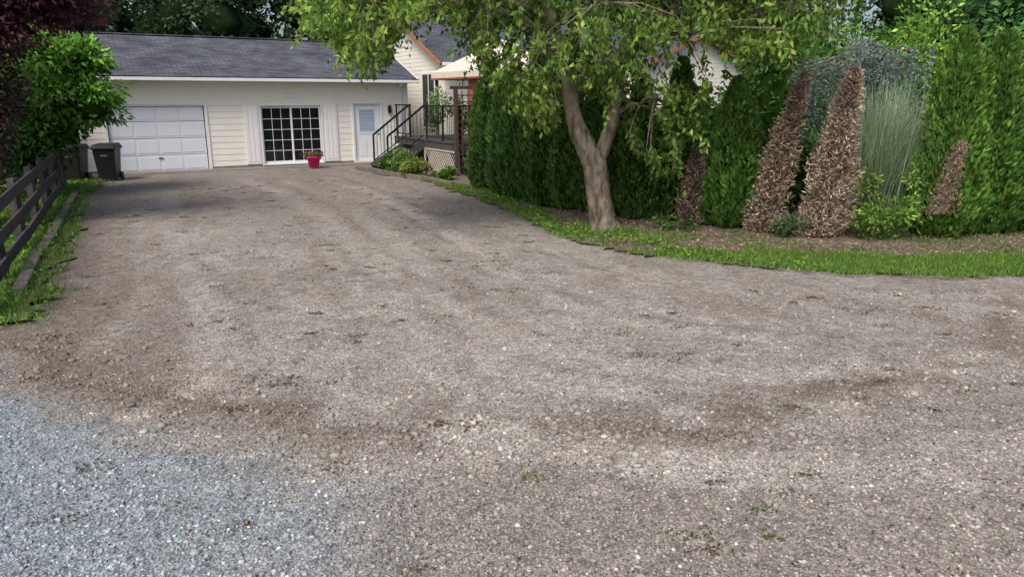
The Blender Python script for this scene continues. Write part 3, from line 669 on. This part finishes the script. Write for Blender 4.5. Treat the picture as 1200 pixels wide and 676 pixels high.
def shrub(name,L,trunk=None,m=None,corek=True):
    e=empty(name); cl=Cloud();core=Cloud() if corek else None
    for (c,r,n,s,cc,*rest) in L: clump(cl,core,c,r,n,s,cc,*(rest or []))
    cl.build('foliage',m or M_leaf,e)
    if corek: core.build('interior',M_core,e)
    if trunk:
        V,F=tubes(trunk,8,.1); py_mesh('trunk',V,F,M_bark,e)
    return e
shrub('shrub',[((6.25,12.3,.36),(.50,.35,.38),1500,.08,(.18,.31,.06),.4),((5.95,12.45,.75),(.28,.25,.5),500,.07,(.20,.30,.07),.4),((6.6,12.4,.75),(.30,.25,.45),450,.07,(.19,.31,.07),.4)],corek=False)
shrub('shrub',[((4.8,12.6,.2),(.35,.3,.22),800,.09,(.13,.20,.08),.35),((3.1,13.2,.15),(.5,.3,.16),450,.08,(.10,.18,.05),.4)],corek=False)
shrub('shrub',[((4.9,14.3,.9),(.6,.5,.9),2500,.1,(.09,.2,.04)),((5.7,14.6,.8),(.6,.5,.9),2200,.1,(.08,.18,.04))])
shrub('planter_shrub',[((-3.3,22.9,.40),(.5,.4,.38),1500,.08,(.14,.23,.05)),((-2.9,22.4,.28),(.45,.35,.28),1100,.08,(.22,.27,.06)),((-4.0,24.0,.3),(.3,.3,.3),700,.09,(.10,.19,.04))])
shrub('planter_shrub',[((-1.9,21.5,.2),(.35,.35,.2),700,.08,(.13,.25,.04))])
shrub('potted_shrub',[((-2.55,25.9,2.0),(.42,.42,.7),900,.10,(.15,.24,.09)),((-1.6,24.6,1.8),(.4,.4,.55),700,.11,(.09,.18,.04))],[([(-2.55,25.9,1),(-2.55,25.9,2)],[.03,.02])],corek=False)
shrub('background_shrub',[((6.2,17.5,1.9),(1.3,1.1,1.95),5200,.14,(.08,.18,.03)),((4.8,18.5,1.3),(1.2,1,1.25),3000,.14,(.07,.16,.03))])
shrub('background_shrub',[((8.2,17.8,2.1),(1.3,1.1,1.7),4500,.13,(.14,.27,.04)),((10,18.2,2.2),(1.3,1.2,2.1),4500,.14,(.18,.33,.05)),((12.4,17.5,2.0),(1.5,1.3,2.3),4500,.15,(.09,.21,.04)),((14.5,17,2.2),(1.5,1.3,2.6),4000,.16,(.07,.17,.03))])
wb=empty('weeping_blue_cedar'); cl=Cloud(); TT=[]
TT.append(([(7.5,15.6,0),(7.4,15.6,1.6),(7.2,15.5,2.9)],[.09,.07,.04]))
for i in range(30):
    a=rng.uniform(-1.7,1.4); x1=7.1+a; y1=15.4+rng.normal()*.35; zt=3.15-.25*a*a*.5+rng.normal()*.13
    TT.append(([(7.2,15.5,2.85),((7.2+x1)/2,(15.5+y1)/2,zt+.1),(x1,y1,zt-.15)],[.03,.02,.01]))
    for s_ in range(15):
        f=rng.random(); bx=7.2+(x1-7.2)*f+.05*rng.normal(); by=15.5+(y1-15.5)*f+.1*rng.normal(); ln=.5+1.1*rng.random(); m=60
        t=rng.random(m); P=np.stack([bx+.035*rng.normal(size=m),by+.035*rng.normal(size=m),zt+.08-t*ln],1)
        cl.leaves(P,rng.normal(size=(m,3))+np.array([0,0,-.6]),.075,.022,leaf_cols(m,np.array((.24,.32,.28))*np.exp(.2*rng.normal()),.3))
cl.build('foliage',M_leaf,wb); V,F=tubes(TT,6); py_mesh('branches',V,F,M_bark,wb)

PU=(.10,.038,.055); PU2=(.075,.038,.045)
shrub('purple_plum_tree',[((-9.6,13.6,3.7),(1.7,1.6,.85),4600,.1,PU,.5,.5),((-8.6,13.8,4.2),(1.6,1.5,.65),3600,.1,PU,.5,.5),((-9.6,13.4,2.3),(.95,.9,1.2),3600,.1,PU2,.5,.5),((-9.9,13.0,1.1),(.8,.7,.7),1800,.1,(.05,.035,.03),.5,.5),((-11.5,15,4.4),(2,1.6,1.3),3000,.12,PU,.5,.5)],
  [([(-10,13.5,0),(-10,13.5,1.5),(-9.8,13.6,3.2)],[.14,.11,.06])])
shrub('laurel_shrub',[((-11.1,18.4,2.65),(1.35,1.1,1.1),3800,.17,(.12,.26,.04),.4,.5),((-10.3,18.5,2.2),(.8,.7,.6),1300,.16,(.13,.28,.04),.4,.6),((-11.6,18.2,1.5),(1.2,1,1.2),3000,.16,(.06,.15,.03),.4,.5),((-10.6,18.6,3.3),(.8,.7,.45),1000,.17,(.17,.34,.05),.4,.6),((-11.8,18.5,3.7),(.7,.6,.4),900,.17,(.14,.29,.05),.4,.6)],
  [([(-11.2,18.4,0),(-11.1,18.4,2.4)],[.09,.05])],corek=True)
shrub('laurel_shrub',[((-14.5,21.5,1.8),(1.4,1.2,2.0),3000,.18,(.05,.10,.03),.4,.5),((-12.6,16.5,1.0),(1.2,1.2,1.3),2200,.16,(.05,.09,.03),.4,.5)])

# distant woods
cl=Cloud();core=Cloud()
def ftree(x,y,hh,r,cc,n=2300,s=.34):
    k=max(3,int(hh/2.2))
    for i in range(k):
        t=(i+.6)/k; rr=r*(1-.55*t*t); clump(cl,core,(x+rng.normal()*.5,y+rng.normal()*.4,t*hh*.92),(rr,rr,hh/k*.9),n//k,s,np.array(cc)*np.exp(.15*rng.normal()),.5,.4,.3,.42)
for x_ in np.arange(-34,34,2.6):
    yb2=40+.25*x_ if x_<8 else 38
    if 11.2<x_<17: ftree(x_,yb2,5.2,2.2,(.06,.12,.035)); continue
    ftree(x_+rng.normal()*.6,yb2+rng.normal(),10+2*rng.random(),2.6,(.05,.095,.035) if x_<8 else (.06,.125,.035),2800,.30)
for x_ in np.arange(-36,40,4.2):
    if 11<x_<19: continue
    ftree(x_,45+rng.normal(),14+2*rng.random(),3.6,(.035,.065,.025),2400,.45)
for (x_,y_,hh,r,cc) in [(-17.5,24,8,2.3,(.05,.09,.03)),(-20,27,9,2.5,(.04,.08,.03)),(-18,31,9,2.6,(.04,.08,.03)),(-17,19,6,2.2,(.04,.08,.025)),(-14.5,33,9,2.4,(.04,.08,.03)),
   (8.7,25,5.2,2.0,(.07,.14,.04)),(11,22.5,4.2,2.0,(.09,.18,.045)),(14.5,22,6.5,2.2,(.06,.14,.04)),(17.5,22,7,2.3,(.07,.16,.04)),(20,20,6.5,2.5,(.06,.14,.04)),(18,27,9,2.6,(.05,.11,.035)),(22.5,26,9,2.8,(.06,.14,.04)),(26,22,8,2.8,(.06,.14,.04)),(17.0,18,4.6,2,(.08,.18,.04))]:
    ftree(x_,y_,hh,r,cc,3400,.22)
bt=empty('background_trees'); cl.build('foliage',M_leaf,bt); core.build('interior',M_core,bt)

# ---------------------------------------------------------------- the fruit tree
tree=empty('pear_tree')
limbL=[(1.46,13.3,1.15),(1.30,13.28,1.5),(1.10,13.25,1.95),(.95,13.25,2.6),(.68,13.2,3.6),(.2,13.1,4.7)]
limbR=[(1.50,13.3,1.15),(1.68,13.36,1.65),(1.80,13.4,2.1),(1.88,13.45,2.8),(2.05,13.4,3.9),(2.2,13.3,5.2)]
TT=[dense([(1.68,13.3,-.03),(1.65,13.3,.12),(1.60,13.3,.4),(1.53,13.3,.8),(1.47,13.3,1.2),(1.40,13.3,1.45)],[.36,.27,.225,.215,.21,.15],5),
 dense(limbL,[.185,.175,.15,.125,.09,.04]),dense(limbR,[.12,.125,.115,.10,.08,.04])]
zx=[-3.7,-3.1,-2.5,-2.1,-1.7,-1.3,-.8,-.5,0,.4,.8,1.1,1.5,1.7,2.0,2.15,2.6,3.0,3.25,3.8,4.4,5.2]
zz=[3.65,3.45,2.9,3.05,3.65,3.9,3.7,2.95,2.5,1.85,1.95,2.5,2.3,1.9,1.6,1.4,1.15,1.35,2.2,2.9,3.2,3.6]
cl=Cloud()
def br(p0,p1,r0,sag=.15):
    p0=np.array(p0);p1=np.array(p1); pts=[]; L_=np.linalg.norm(p1-p0); bend=rng.normal(size=3)*.10*L_
    for t in np.linspace(0,1,8): 
        q=p0+(p1-p0)*t+bend*math.sin(math.pi*t)*.6; q[2]+=.35*math.sin(math.pi*t)*L_*.25; pts.append(tuple(q+(.035*rng.normal(size=3) if 0<t<1 else 0)))
    TT.append((pts,list(np.linspace(r0,r0*.25,8)))); return pts
anchors=[]
for tgt,src in [((-1.6,12.8,4.1),limbL[4]),((-2.9,12.9,3.95),limbL[4]),((-2.4,14.3,4.3),limbL[5]),((-.6,11.9,3.8),limbL[3]),((0,14.6,3.8),limbL[3]),((.2,13,2.9),limbL[3]),((1.4,11.6,3.7),limbR[4]),((2.8,12.6,3.3),limbR[3]),((3.8,13.2,3.9),limbR[4]),((4.5,13.8,4.1),limbR[4]),((2.9,14.8,3.9),limbR[4]),((2.4,12.9,2.3),limbR[2]),((1.5,15.5,4.2),limbR[4]),((-.8,13,5.6),limbL[5]),((3.2,13,5.6),limbR[5]),((1,13,6.2),limbL[5])]:
    anchors+=br(src,tgt,.05)[1:]
anchors=np.array(anchors+limbL[3:]+limbR[3:])
NT=2750; made=0; tw=[]
while made<NT:
    x_=rng.uniform(-4.1,5.1); y_=13.2+rng.normal()*1.15; 
    if not 10.9<y_<15.8: continue
    xs_=x_*13.3/y_
    if xs_<-3.45: continue
    zt=4.4+2.3*math.sqrt(max(0,1-((x_-.5)/4.8)**2)); zl=H+(np.interp(xs_,zx,zz)+.12-H)*y_/13.3
    if zl>=zt: continue
    z_=zl+(zt-zl)*rng.random()**1.3
    if z_<2.5 and abs(y_-13.1)>.7: continue
    if z_<2.75 and .85<x_<1.55 and y_<13.4: continue
    zs_=H+(z_-H)*13.3/y_
    if 2.35<xs_<3.95 and 2.6<zs_<3.4 and rng.random()<.82: continue
    if vn(np.array([x_*1.1+9]),np.array([z_*1.3+y_*.8]),3)[0]<.28: continue
    tw.append((x_,y_,z_)); made+=1
tw=np.array(tw)
for k,p in enumerate(tw):
    d=np.linalg.norm(anchors-p,axis=1); a=anchors[d.argmin()]
    if k%5==0 and d.min()>.2:
        TT.append(([tuple(a),tuple((a+p)/2+np.array([0,0,.08])),tuple(p)],[.016,.011,.006]))
    m=int(rng.integers(12,24)); L_=.22+.33*rng.random(); dr=unit(np.array([[p[0]-1.2,p[1]-13.2,0]]))[0]*.35+rng.normal(size=3)*.25+np.array([0,0,-.8])
    t=rng.random(m)[:,None]; P=p+dr*t*L_+.035*rng.normal(size=(m,3)); P[:,2]=np.maximum(P[:,2],.3)
    D=.55*rng.normal(size=(m,3))+np.array([0,0,-.75])
    sh=np.exp(.28*rng.normal()); w=rng.random(); basec=np.array([.115,.215,.045])*(1-w)+np.array([.25,.36,.075])*w
    if p[0]<-1.2: basec=basec*1.25  # left end of the crown: sunlit look painted into the leaf colour
    cl.leaves(P,D,.09+.055*rng.random(m),.052+.016*rng.random(m),leaf_cols(m,basec*sh,.28),.3)
    if k%5==0:
        e_=p+dr*L_; TT.append(([tuple(p),tuple(p+dr*L_*.5),tuple(e_)],[.006,.005,.003]))
cl.build('leaves',M_leaf,tree)
V,F=tubes(TT[:3],20,.13); o_=py_mesh('trunk',V,F,M_bark,tree); 
for p in o_.data.polygons: p.use_smooth=True
V,F=tubes(TT[3:],6,.05); py_mesh('branches',V,F,M_bark,tree)

# ---------------------------------------------------------------- light, world, camera
w=bpy.data.worlds.new('World'); sc.world=w; w.use_nodes=True; nt=w.node_tree
sky=nt.nodes.new('ShaderNodeTexSky'); sky.sky_type='NISHITA'; sky.sun_disc=False
sdir=Vector((-.30,-.62,.85)).normalized(); el=math.asin(sdir.z); az=math.atan2(sdir.x,sdir.y)
sky.sun_elevation=el; sky.sun_rotation=az; sky.dust_density=4.0; sky.air_density=1.0; sky.ozone_density=.6
bg=nt.nodes['Background']; bg.inputs['Strength'].default_value=.15; nt.links.new(sky.outputs[0],bg.inputs[0])
sl=bpy.data.lights.new('sun','SUN'); sl.energy=2.4; sl.angle=math.radians(24); sl.color=(1,.95,.89)
so=bpy.data.objects.new('sun',sl); so.rotation_euler=(-sdir).to_track_quat('-Z','Y').to_euler(); link(so)
cam=bpy.data.cameras.new('camera'); cam.sensor_width=36; cam.lens=26.0; cam.clip_end=2000; cam.clip_start=.05
co=bpy.data.objects.new('camera',cam); co.location=(0,0,H); co.rotation_euler=(math.radians(90-14.49),0,0); link(co); sc.camera=co
sc.view_settings.view_transform='Standard'; sc.view_settings.look='None'; sc.view_settings.exposure=0; sc.view_settings.gamma=1
